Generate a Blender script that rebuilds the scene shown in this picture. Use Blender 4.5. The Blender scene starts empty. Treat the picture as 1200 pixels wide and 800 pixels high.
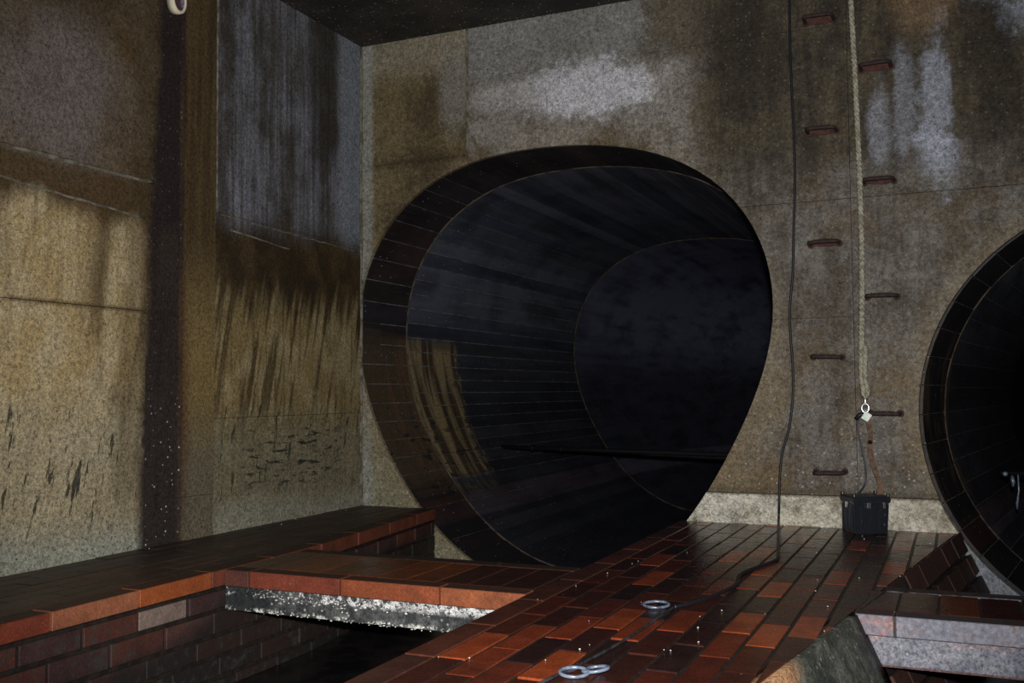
import bpy, bmesh, math, random
from mathutils import Vector, Matrix
random.seed(7)
scn = bpy.context.scene
COL = scn.collection

# ------------------------------------------------------------------ camera
PX, PY = 600.0, 400.0
a = Vector((1120 - PX, 455 - PY)); b = Vector((-2022 - PX, 480 - PY))
FPX = math.sqrt(-(a.x * b.x + a.y * b.y))
wy = Vector((a.x, -a.y, -FPX)).normalized()
wx = -Vector((b.x, -b.y, -FPX)).normalized()
wz = wx.cross(wy)
RM = Matrix((wx, wy, wz))                      # camera axes -> world axes
CAM = Vector((0, 0, 0.75))
cd = bpy.data.cameras.new('camera'); cam = bpy.data.objects.new('camera', cd); COL.objects.link(cam)
cd.sensor_width = 36.0; cd.lens = FPX / 1200 * 36; cd.clip_start = 0.02; cd.clip_end = 100
cam.matrix_world = Matrix.Translation(CAM) @ RM.to_4x4()
scn.camera = cam

# ------------------------------------------------------------------ light
world = bpy.data.worlds.new('world'); scn.world = world; world.use_nodes = True
world.node_tree.nodes['Background'].inputs[0].default_value = (0.5, 0.55, 0.7, 1)
world.node_tree.nodes['Background'].inputs[1].default_value = 0.002
fl = bpy.data.lights.new('camera_flash', 'SPOT'); flo = bpy.data.objects.new('camera_flash', fl); COL.objects.link(flo)
fl.energy = 820; fl.spot_size = math.radians(82); fl.spot_blend = 0.75; fl.shadow_soft_size = 0.025
fl.color = (1.0, 0.98, 0.97)
flo.matrix_world = Matrix.Translation(CAM + Vector((0.02, 0.03, 0.13))) @ RM.to_4x4()
scn.view_settings.view_transform = 'Standard'; scn.view_settings.look = 'None'
scn.view_settings.gamma = 1.0; scn.view_settings.use_curve_mapping = False
scn.view_settings.exposure = 0.0

# ------------------------------------------------------------------ dimensions (metres)
YW = 5.72          # chamber end wall
XL = -3.66         # left wall
ZC = 3.12          # ceiling
ZB = -0.50         # channel bottom
XR = 3.6; YB = -3.0
CH_L = -2.89; CH_R = -1.475
def left_edge(y):  return CH_L if y <= 4.0 else CH_L - 0.12 * (y - 4.0)
def right_edge(y): return -0.009 - 0.151 * (YW - y)

# ------------------------------------------------------------------ node helper
def lin(r, g, b, k=1.0):
    f = lambda v: ((v / 255.0 + 0.055) / 1.055) ** 2.4 if v > 10 else v / 255.0 / 12.92
    return (min(f(r) * k, 0.9), min(f(g) * k, 0.9), min(f(b) * k, 0.9), 1)
G = 1.75
def C(r, g, b): return lin(r, g, b, G)

class Sock:
    def __init__(s, nt, o): s.nt, s.o = nt, o
    def m(s, op, other=None, rev=False):
        n = s.nt.nodes.new('ShaderNodeMath'); n.operation = op
        A, B = (other, s) if rev else (s, other)
        for i, v in enumerate((A, B)):
            if v is None: continue
            if isinstance(v, Sock): s.nt.links.new(v.o, n.inputs[i])
            else: n.inputs[i].default_value = v
        return Sock(s.nt, n.outputs[0])
    def __add__(s, o): return s.m('ADD', o)
    __radd__ = __add__
    def __sub__(s, o): return s.m('SUBTRACT', o)
    def __rsub__(s, o): return s.m('SUBTRACT', o, True)
    def __mul__(s, o): return s.m('MULTIPLY', o)
    __rmul__ = __mul__
    def __truediv__(s, o): return s.m('DIVIDE', o)
    def __pow__(s, o): return s.m('POWER', o)

class Mat:
    def __init__(self, name):
        self.mat = bpy.data.materials.new(name); self.mat.use_nodes = True
        self.nt = self.mat.node_tree; self.N = self.nt.nodes; self.L = self.nt.links
        self.bsdf = self.N['Principled BSDF']
        g = self.N.new('ShaderNodeNewGeometry')
        sp = self.N.new('ShaderNodeSeparateXYZ'); self.L.new(g.outputs['Position'], sp.inputs[0])
        self.x, self.y, self.z = (Sock(self.nt, sp.outputs[i]) for i in range(3))
        self.one = self.z * 0 + 1
    def put(self, v, inp):
        if isinstance(v, Sock): self.L.new(v.o, inp)
        elif inp.type == 'VECTOR' and isinstance(v, tuple): inp.default_value = v[:3]
        else: inp.default_value = v
    def vec(self, x, y, z):
        n = self.N.new('ShaderNodeCombineXYZ')
        for i, v in enumerate((x, y, z)): self.put(v, n.inputs[i])
        return Sock(self.nt, n.outputs[0])
    def noise(self, v, detail=3, rough=0.55, dist=0.0):
        n = self.N.new('ShaderNodeTexNoise'); n.inputs['Scale'].default_value = 1
        n.inputs['Detail'].default_value = detail; n.inputs['Roughness'].default_value = rough
        n.inputs['Distortion'].default_value = dist
        self.L.new(v.o, n.inputs['Vector']); return Sock(self.nt, n.outputs['Fac'])
    def n3(self, s, detail=3, rough=0.55, off=0.0):
        return self.noise(self.vec(self.x * s + off, self.y * s, self.z * s), detail, rough)
    def vor(self, s):
        n = self.N.new('ShaderNodeTexVoronoi'); n.inputs['Scale'].default_value = 1
        self.L.new(self.vec(self.x * s, self.y * s, self.z * s).o, n.inputs['Vector'])
        sp = self.N.new('ShaderNodeSeparateColor'); self.L.new(n.outputs['Color'], sp.inputs[0])
        return Sock(self.nt, n.outputs['Distance']), Sock(self.nt, sp.outputs[0])
    def sm(self, a, b, x):
        n = self.N.new('ShaderNodeMapRange'); n.interpolation_type = 'SMOOTHSTEP'
        self.put(x, n.inputs[0]); n.inputs[1].default_value = a; n.inputs[2].default_value = b
        return Sock(self.nt, n.outputs[0])
    def band(self, x, lo, hi, s):   # 1 between lo and hi
        return self.sm(lo - s, lo + s, x) * (1 - self.sm(hi - s, hi + s, x))
    def blob(self, u, v, u0, v0, ru, rv, nz=None, amp=1.0):
        du = (u - u0) / ru; dv = (v - v0) / rv
        d = (du * du + dv * dv) ** 0.5
        if nz is not None: d = d + (nz - 0.5) * amp
        return 1 - self.sm(0.45, 1.05, d)
    def mix(self, A, B, f):
        n = self.N.new('ShaderNodeMix'); n.data_type = 'RGBA'; n.clamp_factor = True
        self.put(f, n.inputs[0]); self.put(A, n.inputs[6]); self.put(B, n.inputs[7])
        return Sock(self.nt, n.outputs[2])
    def scale(self, A, f):          # colour * factor
        n = self.N.new('ShaderNodeVectorMath'); n.operation = 'SCALE'
        self.put(A, n.inputs[0]); self.put(f, n.inputs['Scale'])
        return Sock(self.nt, n.outputs[0])
    def mul(self, A, B):
        n = self.N.new('ShaderNodeVectorMath'); n.operation = 'MULTIPLY'
        self.put(A, n.inputs[0]); self.put(B, n.inputs[1]); return Sock(self.nt, n.outputs[0])
    def objcolor(self):
        n = self.N.new('ShaderNodeObjectInfo'); return Sock(self.nt, n.outputs['Color'])
    def done(self, color, rough=0.8, bump=None, strength=0.4, dist=0.01, spec=0.4, metal=0.0, coat=0.0):
        self.put(color, self.bsdf.inputs['Base Color']); self.put(rough, self.bsdf.inputs['Roughness'])
        self.put(spec, self.bsdf.inputs['Specular IOR Level']); self.bsdf.inputs['Metallic'].default_value = metal
        self.put(coat, self.bsdf.inputs['Coat Weight']); self.bsdf.inputs['Coat Roughness'].default_value = 0.12
        if bump is not None:
            bn = self.N.new('ShaderNodeBump'); bn.inputs['Strength'].default_value = strength
            bn.inputs['Distance'].default_value = dist
            self.L.new(bump.o, bn.inputs['Height']); self.L.new(bn.outputs[0], self.bsdf.inputs['Normal'])
        return self.mat

def concrete_finish(M, col, speck_mask, rough=0.75, grain=1.0):
    f0 = M.n3(22, 5, 0.75, 5.3); f1 = M.n3(55, 4, 0.7); f2 = M.n3(140, 2, 0.6, 3.1); f3 = M.n3(9, 3, 0.6, 1.7)
    col = M.scale(col, (1 + (f1 - 0.5) * 2.4 * grain + (f2 - 0.5) * 2.0 * grain) * (0.60 + f3 * 0.40 + f0 * 0.40))
    d, r = M.vor(42)
    sp = (1 - M.sm(0.14, 0.30, d)) * M.sm(0.76, 0.79, r) * speck_mask
    col = M.mix(col, C(190, 190, 185), sp * 0.8)  # pale aggregate specks, with droplet glints painted in the same way
    dk = (1 - M.sm(0.16, 0.34, d)) * (1 - M.sm(0.14, 0.18, r)) * speck_mask
    col = M.mix(col, C(18, 18, 16), dk * 0.75)
    return M.done(col, rough, f1 * 0.6 + f3 * 0.6 + f2 * 0.3, 0.55, 0.012, spec=0.3)

# ------------------------------------------------------------------ materials: chamber
def mat_wall_left():
    M = Mat('concrete_left'); Y, Z = M.y, M.z
    n1 = M.noise(M.vec(Y * 2.2, 0.3, Z * 1.6), 4)
    n2 = M.noise(M.vec(Y * 6, 1.3, Z * 5), 4)
    ys = Y - Z * 0.22
    st = M.noise(M.vec(ys * 13, 2.0, Z * 0.8), 3)
    stf = M.noise(M.vec(Y * 26, 5.0, Z * 1.2), 3)
    stw = M.noise(M.vec(Y * 5, 7.0, Z * 0.5), 2)
    # panel A : left of the dark run
    A = M.mix(C(58, 46, 28), C(70, 60, 45), M.sm(0.35, 0.65, n2))
    A = M.mix(A, C(82, 76, 74), M.blob(Y, Z, 3.15, 2.12, 0.55, 0.5, n1, 1.2) * 0.75)
    A = M.mix(A, C(42, 32, 18), M.blob(Y, Z, 2.9, 2.75, 0.9, 0.35, n1, 1.5) * 0.5)
    A = M.mix(A, C(52, 38, 18), M.band(Z, 1.50, 1.80, 0.03) * 0.75)
    tan = M.mix(C(122, 106, 74), C(132, 120, 94), M.sm(0.35, 0.65, n2))
    tan = M.mix(tan, C(62, 48, 26), M.sm(0.46, 0.64, stw) * M.sm(0.7, 1.2, Z) * 0.8)
    tan = M.mix(tan, C(66, 54, 34), M.sm(0.50, 0.66, st * 0.6 + stf * 0.4) * 0.6)
    tan = M.mix(tan, C(120, 112, 92), (1 - M.sm(0.5, 0.9, Z)) * 0.7)
    top = M.sm(1.52, 1.66, Z + (stw - 0.5) * 0.35)
    A = M.mix(tan, A, top)
    A = M.mix(A, C(60, 48, 28), M.band(Z, 1.155, 1.175, 0.012) * 0.8 * M.sm(2.9, 3.0, Y))
    dash = M.noise(M.vec(Y * 24 - Z * 5.0, 9.0, Z * 4.2), 4, 0.65)
    A = M.mix(A, C(30, 32, 24), M.sm(0.57, 0.61, dash * 0.85 + n2 * 0.15) * M.band(Z, 0.10, 0.72, 0.08) * 0.9)
    A = M.mix(A, C(112, 114, 104), (1 - M.sm(0.02, 0.22, Z + (n1 - 0.5) * 0.25)) * 0.85)
    # panel D : between the run and the corner
    D = M.mix(C(56, 54, 52), C(98, 100, 108), M.sm(0.35, 0.7, stf * 0.6 + n1 * 0.4))
    D = M.mix(D, C(38, 32, 24), M.sm(0.48, 0.62, stw * 0.5 + n2 * 0.5) * 0.7)
    D = M.mix(D, C(36, 32, 24), M.band(Y, 4.25, 4.42, 0.06) * M.sm(2.2, 2.9, Z) * 0.6)
    D = M.mix(D, C(34, 30, 24), M.band(Y, 5.12, 5.42, 0.06) * M.sm(2.0, 2.4, Z) * 0.7)
    D = M.mix(D, C(98, 104, 112), M.sm(5.42, 5.50, Y) * 0.75)
    brn = M.mix(C(36, 28, 16), C(54, 42, 24), M.sm(0.4, 0.65, n2))
    D = M.mix(brn, D, M.sm(1.62, 1.84, Z + (n1 - 0.5) * 0.3))
    tanD = M.mix(C(100, 86, 56), C(114, 102, 74), M.sm(0.4, 0.6, n2))
    tanD = M.mix(tanD, C(52, 40, 22), M.sm(0.50, 0.62, st) * M.sm(0.45, 0.75, Z) * 0.85)
    tanD = M.mix(tanD, C(48, 40, 26), M.sm(0.5, 0.66, stf) * 0.5)
    tanD = M.mix(tanD, C(88, 84, 68), (1 - M.sm(0.4, 0.75, Z)) * 0.8)
    D = M.mix(tanD, D, M.sm(1.12, 1.38, Z + (st - 0.5) * 0.8 + (n1 - 0.5) * 0.4 + (Y - 5.0) * -0.05))
    hd = M.noise(M.vec(Y * 6.5, 11.0, Z * 34 + Y * 2.0), 4, 0.65)
    D = M.mix(D, C(26, 28, 22), M.sm(0.53, 0.58, hd * 0.85 + n2 * 0.15) * M.band(Z, 0.20, 0.56, 0.06) * M.band(Y, 4.5, 5.45, 0.15) * 0.95)
    D = M.mix(D, C(30, 30, 22), M.sm(0.585, 0.62, dash) * M.band(Z, 0.15, 0.80, 0.08) * 0.8)
    D = M.mix(D, C(108, 108, 96), (1 - M.sm(0.03, 0.2, Z + (n1 - 0.5) * 0.25)) * 0.7)
    # strip B beside the run
    Bc = M.mix(C(48, 38, 22), C(62, 50, 30), M.sm(0.4, 0.6, stf))
    Bc = M.mix(M.mix(C(78, 72, 58), C(92, 78, 48), M.sm(0.3, 0.8, Z)), Bc, M.sm(1.0, 1.65, Z + (stf - 0.5) * 0.5))
    Bc = M.mix(Bc, C(60, 32, 18), (1 - M.sm(4.02, 4.10, Y)) * (0.2 + 0.4 * M.band(Z, 0.3, 1.2, 0.3)))
    col = M.mix(A, Bc, M.sm(3.99, 4.0, Y))
    col = M.mix(col, D, M.sm(4.25, 4.27, Y))
    # the wet run under the drain pipe
    wl = 3.85 - (1.0 - M.sm(0.2, 2.9, Z)) * 0.12 + (n2 - 0.5) * 0.10
    run = M.sm(-0.05, 0.04, Y - wl) * (1 - M.sm(-0.02, 0.03, Y - 4.01 + (stf - 0.5) * 0.05))
    col = M.mix(col, C(26, 20, 20), run * 0.96)
    col = M.mix(col, C(46, 38, 24), M.band(Y - wl, -0.16, 0.0, 0.05) * M.sm(0.0, 0.4, Z) * 0.45)
    return concrete_finish(M, col, (1 - M.sm(0.1, 1.1, Z)) * 0.9 + 0.12)

def mat_wall_back():
    M = Mat('concrete_back'); X, Z = M.x, M.z
    n1 = M.noise(M.vec(X * 2.0, 0.3, Z * 2.0), 4)
    n2 = M.noise(M.vec(X * 6, 1.3, Z * 6), 6, 0.7)
    n1 = n1 * 0.7 + M.noise(M.vec(X * 18, 2.3, Z * 16), 5, 0.7) * 0.3
    stf = M.noise(M.vec(X * 9, 5.0, Z * 0.8), 4, 0.65)
    col = M.mix(C(58, 52, 43), C(86, 83, 78), M.sm(0.36, 0.62, n2 * 0.6 + stf * 0.4))
    col = M.mix(col, C(66, 54, 36), M.sm(0.48, 0.6, n1) * 0.6)
    col = M.mix(col, C(84, 70, 46), (1 - M.sm(0.6, 1.2, Z + (n1 - 0.5) * 0.8)) * M.sm(0.4, 0.6, n1) * 0.7)
    # upper field right of the tunnel
    up = M.mix(C(34, 30, 24), C(64, 57, 44), M.sm(0.38, 0.64, n2 * 0.5 + stf * 0.5))
    col = M.mix(col, up, M.sm(1.7, 2.2, Z + (n1 - 0.5) * 0.4))
    # panel over the tunnel
    over = M.mix(C(62, 52, 36), C(100, 96, 90), M.sm(0.42, 0.58, n1))
    over = M.mix(over, C(98, 98, 96), M.sm(2.60, 2.85, Z) * 0.7)
    over = M.mix(over, C(150, 150, 154), M.blob(X, Z, -1.98, 2.60, 0.60, 0.21, n1 * 0.6 + n2 * 0.4, 4.0) * 0.85)
    over = M.mix(over, C(128, 126, 124), M.blob(X, Z, -2.60, 2.63, 0.3, 0.13, n1, 3.5) * 0.7)
    over = M.mix(over, C(60, 52, 38), M.blob(X, Z, -1.4, 2.95, 0.35, 0.35, n1, 3.0) * 0.8)
    om = M.band(X, -2.86, -1.28, 0.06)
    col = M.mix(col, over, M.sm(-2.86, -2.84, X) * (1 - M.sm(-1.45, -1.2, X + (n1 - 0.5) * 0.5)) * M.sm(1.8, 2.1, Z))
    # brown left panel
    lf = M.mix(C(82, 72, 50), C(56, 47, 31), M.sm(0.42, 0.6, n1))
    lf = M.mix(lf, C(104, 98, 84), M.sm(2.78, 3.0, Z + (n2 - 0.5) * 0.3) * 0.8)
    lf = M.mix(lf, C(100, 98, 92), M.blob(X, Z, -2.95, 2.72, 0.16, 0.35, n1, 1.3) * 0.7)
    lf = M.mix(lf, C(46, 36, 20), M.band(Z, 2.26, 2.31, 0.02) * 0.6)
    lf = M.mix(lf, C(118, 100, 60), (1 - M.sm(1.0, 1.6, Z)) * 0.6)
    lf = M.mix(lf, C(96, 96, 80), (1 - M.sm(0.3, 0.8, Z)) * 0.8)
    lf = M.mix(lf, C(112, 114, 108), (1 - M.sm(-3.60, -3.54, X)) * 0.7)
    col = M.mix(col, lf, 1 - M.sm(-2.86, -2.84, X))
    # lime runs on the right
    for (u, v, ru, rv, k) in ((-0.05, 2.28, 0.10, 0.50, .8), (-0.34, 2.2, 0.07, 0.30, .5), (-0.04, 1.98, 0.15, 0.20, .6), (-0.21, 2.32, 0.07, 0.38, .45),
                              (0.44, 2.78, 0.18, 0.36, 1.), (0.22, 2.95, 0.15, 0.2, .6)):
        col = M.mix(col, C(124, 128, 138), M.blob(X, Z, u, v, ru, rv, n2 * 0.6 + stf * 0.4, 3.2) * k * 0.8)
    col = M.mix(col, C(98, 80, 58), M.blob(X, Z, -0.12, 2.85, 0.2, 0.25, n2, 1.2) * 0.6)
    col = M.mix(col, C(34, 30, 24), M.blob(X, Z, -1.02, 2.75, 0.25, 0.55, n1, 3.0) * 0.7)
    col = M.mix(col, C(34, 30, 24), M.blob(X, Z, 0.22, 2.55, 0.12, 0.5, n1, 3.0) * 0.6)
    # ochre halo along the tunnel mouths
    for (u, v, r) in ((-2.3, 0.97, 1.37), (0.948, 0.608, 1.132)):
        d = ((X - u) * (X - u) + (Z - v) * (Z - v)) ** 0.5 + (n2 - 0.5) * 0.12
        col = M.mix(col, C(98, 88, 70), (1 - M.sm(r - 0.02, r + 0.15, d)) * (1 - M.sm(1.6, 2.2, Z) * 0.6) * 0.6)
    mot = M.noise(M.vec(X * 30, 8.1, Z * 26), 5, 0.75)
    col = M.scale(col, 0.35 + mot * 1.3)
    # pale plinth
    pl = M.mix(C(150, 146, 132), C(100, 94, 80), M.sm(0.42, 0.66, n2))
    pl = M.mix(pl, C(168, 168, 162), M.sm(0.5, 0.7, n1) * 0.6)
    col = M.mix(col, pl, (1 - M.sm(0.155, 0.175, Z)) * M.sm(-1.6, -1.5, X))
    col = M.mix(col, C(58, 52, 40), M.band(Z, 0.16, 0.20, 0.01) * M.sm(-1.6, -1.5, X) * 0.5)
    col = M.mix(col, C(70, 80, 95), M.sm(-0.1, -0.02, X) * (1 - M.sm(-0.03, 0.0, Z)) * 0.7)
    return concrete_finish(M, col, (1 - M.sm(0.1, 1.0, Z)) * 0.3 + 0.10)

def mat_plain_concrete(name, c1, c2, speck=0.3, rough=0.8, sx=3):
    M = Mat(name); n = M.n3(sx, 4)
    return concrete_finish(M, M.mix(C(*c1), C(*c2), M.sm(0.35, 0.65, n)), M.one * speck, rough)

def mat_fired(name, wet=True, dark=0.5, grit=0.5, rbase=0.16, slime=False, lime=False):
    """fired clay: colour per object, stains from position"""
    M = Mat(name); oc = M.objcolor()
    n1 = M.n3(3.5, 4, 0.6); n2 = M.n3(24, 4, 0.65); n3_ = M.n3(110, 3, 0.6)
    n4 = M.n3(9, 4, 0.7, 4.4)
    col = M.scale(oc, (0.7 + n2 * 0.4 + (n3_ - 0.5) * 1.2) * (0.35 + n4 * 1.3))
    col = M.mix(col, C(22, 17, 14), M.sm(0.45, 0.68, n1 * 0.6 + n2 * 0.4) * dark)
    gn = M.N.new('ShaderNodeNewGeometry'); sn = M.N.new('ShaderNodeSeparateXYZ'); M.L.new(gn.outputs['True Normal'], sn.inputs[0])
    if lime:
        col = M.mix(col, C(86, 88, 97), M.sm(0.40, 0.56, n2 * 0.6 + n1 * 0.4) * 0.9)
        col = M.scale(col, 1 + (M.n3(60, 4, 0.7, 6.0) - 0.5) * 2.4)
    if slime:
        col = M.mix(col, C(20, 20, 19), (1 - M.sm(-0.33, -0.17, M.z + (n1 - 0.5) * 0.30 - M.sm(3.1, 3.5, M.y) * 0.12)) * 0.9)
        col = M.mix(col, C(44, 46, 42), M.sm(0.52, 0.62, n2 * 0.5 + n1 * 0.5) * 0.6)
    if not wet: col = M.mix(col, C(30, 24, 20), M.sm(0.6, 0.9, Sock(M.nt, sn.outputs[2])) * 0.85)  # upward faces: dimness under grazing flash painted into the colour
    d, r = M.vor(26)
    col = M.mix(col, C(150, 150, 140), (1 - M.sm(0.05, 0.11, d)) * M.sm(0.90, 0.93, r) * grit)
    if wet:
        rough = rbase + n2 * 0.22
        return M.done(col, rough, n2 * 0.5 + n1 * 0.4 + n3_ * 0.2, 0.25, 0.006, spec=0.5)
    return M.done(col, 0.5 + n2 * 0.3, n2 * 0.6 + n3_ * 0.5, 0.5, 0.006, spec=0.35)

def mat_tunnel(name, base, tanmask):
    M = Mat(name); n1 = M.n3(2.0, 4); n2 = M.n3(14, 4, 0.65); f = M.n3(70, 3)
    an = M.noise(M.vec(M.x * 9, M.y * 0.7, M.z * 9), 3)
    oc = M.objcolor()
    col = M.mix(oc, M.scale(oc, 0.45), M.sm(0.4, 0.65, n1 * 0.5 + an * 0.5))
    col = M.mix(col, C(*base), M.sm(0.58, 0.75, an) * 0.5)
    col = M.mix(col, C(52, 26, 20), M.band(M.z, -0.12, 0.03, 0.01) * 0.35)
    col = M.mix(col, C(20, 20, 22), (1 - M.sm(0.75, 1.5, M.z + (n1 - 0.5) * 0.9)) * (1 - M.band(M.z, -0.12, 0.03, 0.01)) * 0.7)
    if tanmask:
        zt = M.band(M.z + (an - 0.5) * 0.3, 0.12, 1.13, 0.10)
        yt = 1 - M.sm(6.95, 7.1, M.y + (n2 - 0.5) * 0.5 - M.z * 0.12)
        st = M.noise(M.vec(M.y * 11, 3.0, M.z * 1.3), 3)
        tan = M.mix(C(120, 104, 72), C(56, 44, 30), M.sm(0.40, 0.60, st))
        tan = M.mix(tan, C(62, 52, 38), 1 - M.sm(6.28, 6.40, M.y + (n2 - 0.5) * 0.2) * 1.0)
        tan = M.mix(tan, C(84, 62, 42), M.band(M.y, 6.0, 6.38, 0.1) * M.sm(0.45, 0.6, st) * 0.7)
        tan = M.mix(tan, C(24, 24, 20), M.sm(0.58, 0.64, M.noise(M.vec(M.y * 6, 5.0, M.z * 18), 2)) * (1 - M.sm(0.5, 0.8, M.z)) * 0.8)
        col = M.mix(col, tan, zt * yt * (1 - M.sm(-3.05, -2.9, M.x)) * (0.75 + (f - 0.5) * 0.8))
    else:
        st = M.noise(M.vec(M.y * 4, M.x * 4, M.z * 1.6), 4, 0.65)
        col = M.mix(col, C(74, 60, 46), M.sm(0.46, 0.62, st) * M.band(M.z, 0.1, 1.05, 0.12) * (1 - M.sm(6.7, 7.0, M.y)) * 0.6)
    d, r = M.vor(38)
    col = M.mix(col, C(150, 155, 155), (1 - M.sm(0.10, 0.20, d)) * M.sm(0.90, 0.92, r) * 0.7)  # specular flecks painted as pale dots
    col = M.scale(col, 0.6 + f * 0.8)
    return M.done(col, 0.42 + n2 * 0.3, f * 0.4 + n2 * 0.5, 0.4, 0.008, spec=0.35)

def mat_simple(name, c, rough=0.6, metal=0.0, var=0.4, scale=30, spec=0.4, c2=None, bumpd=0.004):
    M = Mat(name); n = M.n3(scale, 4, 0.65)
    col = M.scale(C(*c), 1 - var / 2 + n * var) if c2 is None else M.mix(C(*c), C(*c2), M.sm(0.4, 0.62, n))
    return M.done(col, rough, n, 0.4, bumpd, spec=spec, metal=metal)

MT = dict(
    left=mat_wall_left(), back=mat_wall_back(),
    ceiling=mat_plain_concrete('concrete_ceiling', (30, 28, 26), (44, 40, 36), 0.35),
    far=mat_plain_concrete('concrete_other', (60, 54, 44), (84, 78, 66), 0.3),
    joint=mat_simple('mortar_joint', (38, 34, 28), 0.85),
    tjoint=mat_simple('tunnel_mortar', (96, 94, 92), 0.8, c2=(60, 58, 58), scale=8),
    bed=mat_simple('mortar_bed', (22, 19, 17), 0.5, c2=(34, 29, 25), scale=20),
    bead=mat_simple('lime_bead', (92, 90, 80), 0.8, c2=(62, 56, 46), scale=18),
    tile=mat_fired('wet_clay_tile'), brick=mat_fired('clay_brick', wet=False, dark=0.45, grit=0.35),
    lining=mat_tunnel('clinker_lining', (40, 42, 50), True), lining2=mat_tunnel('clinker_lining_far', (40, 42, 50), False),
    ringbead=mat_simple('ring_joint_mortar', (66, 58, 48), 0.8, c2=(36, 31, 28), scale=12),
    rust=mat_simple('rusted_iron', (42, 28, 25), 0.75, c2=(24, 19, 18), scale=40, metal=0.0),
    ruststain=mat_simple('rust_stain', (62, 35, 30), 0.85, c2=(40, 27, 24), scale=35),
    rope=mat_simple('hemp_rope', (128, 126, 112), 0.9, c2=(92, 88, 74), scale=60),
    cable=mat_simple('black_rubber', (18, 19, 24), 0.5),
    greycable=mat_simple('grey_sheath', (84, 94, 108), 0.3, c2=(40, 44, 52), scale=25, spec=0.7),
    tail=mat_simple('wet_cable', (46, 48, 50), 0.35, c2=(24, 25, 27), scale=14, spec=0.6),
    blackbox=mat_simple('black_plastic', (16, 18, 24), 0.4, spec=0.5),
    steel=mat_simple('bright_steel', (190, 195, 200), 0.3, metal=1.0, var=0.2),
    whitetape=mat_simple('white_label', (200, 205, 195), 0.5, c2=(150, 175, 150), scale=60),
    tanstrap=mat_simple('tan_webbing', (84, 66, 52), 0.9, c2=(62, 48, 38), scale=50),
    channel=mat_simple('wet_channel_bed', (26, 24, 24), 0.25, c2=(14, 14, 15), scale=6),
    crust=mat_simple('lime_crust', (200, 198, 186), 0.85, c2=(110, 110, 104), scale=40),
    grit=mat_simple('pale_grit', (165, 165, 155), 0.5),
    darkbar=mat_simple('dark_pipe', (12, 12, 13), 0.7, spec=0.15),
    collar=mat_simple('pale_collar', (168, 160, 140), 0.6),
    bore=mat_simple('pipe_bore', (110, 110, 128), 0.5, c2=(60, 40, 44), scale=14),
)

def mat_beam_left():
    M = Mat('crusted_beam'); n = M.n3(14, 5, 0.7); n2 = M.n3(5, 3)
    col = M.mix(C(40, 42, 42), C(72, 73, 72), M.sm(0.4, 0.62, n))
    col = M.mix(col, C(28, 31, 32), (1 - M.sm(-2.75, -2.6, M.x + (n2 - 0.5) * 0.3)) * 0.9)
    w = M.sm(0.50, 0.58, M.n3(34, 5, 0.75, 2.2) + M.sm(-2.75, -1.9, M.x) * 0.12 - 0.05)
    col = M.mix(col, C(205, 203, 190), w * M.band(M.z, -0.105, -0.055, 0.012) * 0.75)
    w2 = M.sm(0.52, 0.60, M.n3(22, 4, 0.7))
    col = M.mix(col, C(180, 182, 172), w2 * (1 - M.sm(-0.165, -0.148, M.z)) * 0.8)
    return concrete_finish(M, col, M.one * 0.5)
def mat_beam_right():
    M = Mat('greyed_beam'); n = M.n3(10, 5, 0.7); n2 = M.n3(4, 3, 0.6, 2.0)
    col = M.mix(C(80, 82, 90), C(98, 98, 104), M.sm(0.4, 0.62, n))
    col = M.mix(col, C(140, 104, 98), M.sm(0.45, 0.62, n2 * 0.6 + n * 0.4) * M.sm(-0.10, -0.06, M.z) * 0.6)
    col = M.mix(col, C(70, 40, 34), (1 - M.sm(-0.166, -0.160, M.z)) * 0.8)
    return concrete_finish(M, col, M.one * 0.3)
def mat_moss():
    M = Mat('mossy_render'); n = M.n3(9, 5, 0.65); n2 = M.n3(3.2, 3)
    col = M.mix(C(42, 45, 40), C(76, 77, 70), M.sm(0.38, 0.65, n))
    col = M.mix(col, C(58, 30, 24), M.sm(0.60, 0.66, n2) * 0.85)
    col = M.mix(col, C(150, 112, 78), M.band(M.z, -0.045, 0.02, 0.012) * (1 - M.sm(2.75, 2.95, M.y)) * 0.8)
    return concrete_finish(M, col, M.one * 0.25, 0.6)
MT['beam_left'] = mat_beam_left(); MT['beam_right'] = mat_beam_right(); MT['moss'] = mat_moss()
MT['silt_tile'] = mat_fired('silted_tile', wet=True, dark=0.7, grit=0.3, rbase=0.42)
MT['channel_brick'] = mat_fired('slimed_brick', wet=False, dark=0.5, grit=0.35, slime=True)
MT['greybrick'] = mat_fired('limed_brick', wet=False, dark=0.1, grit=0.8, lime=True)

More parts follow.
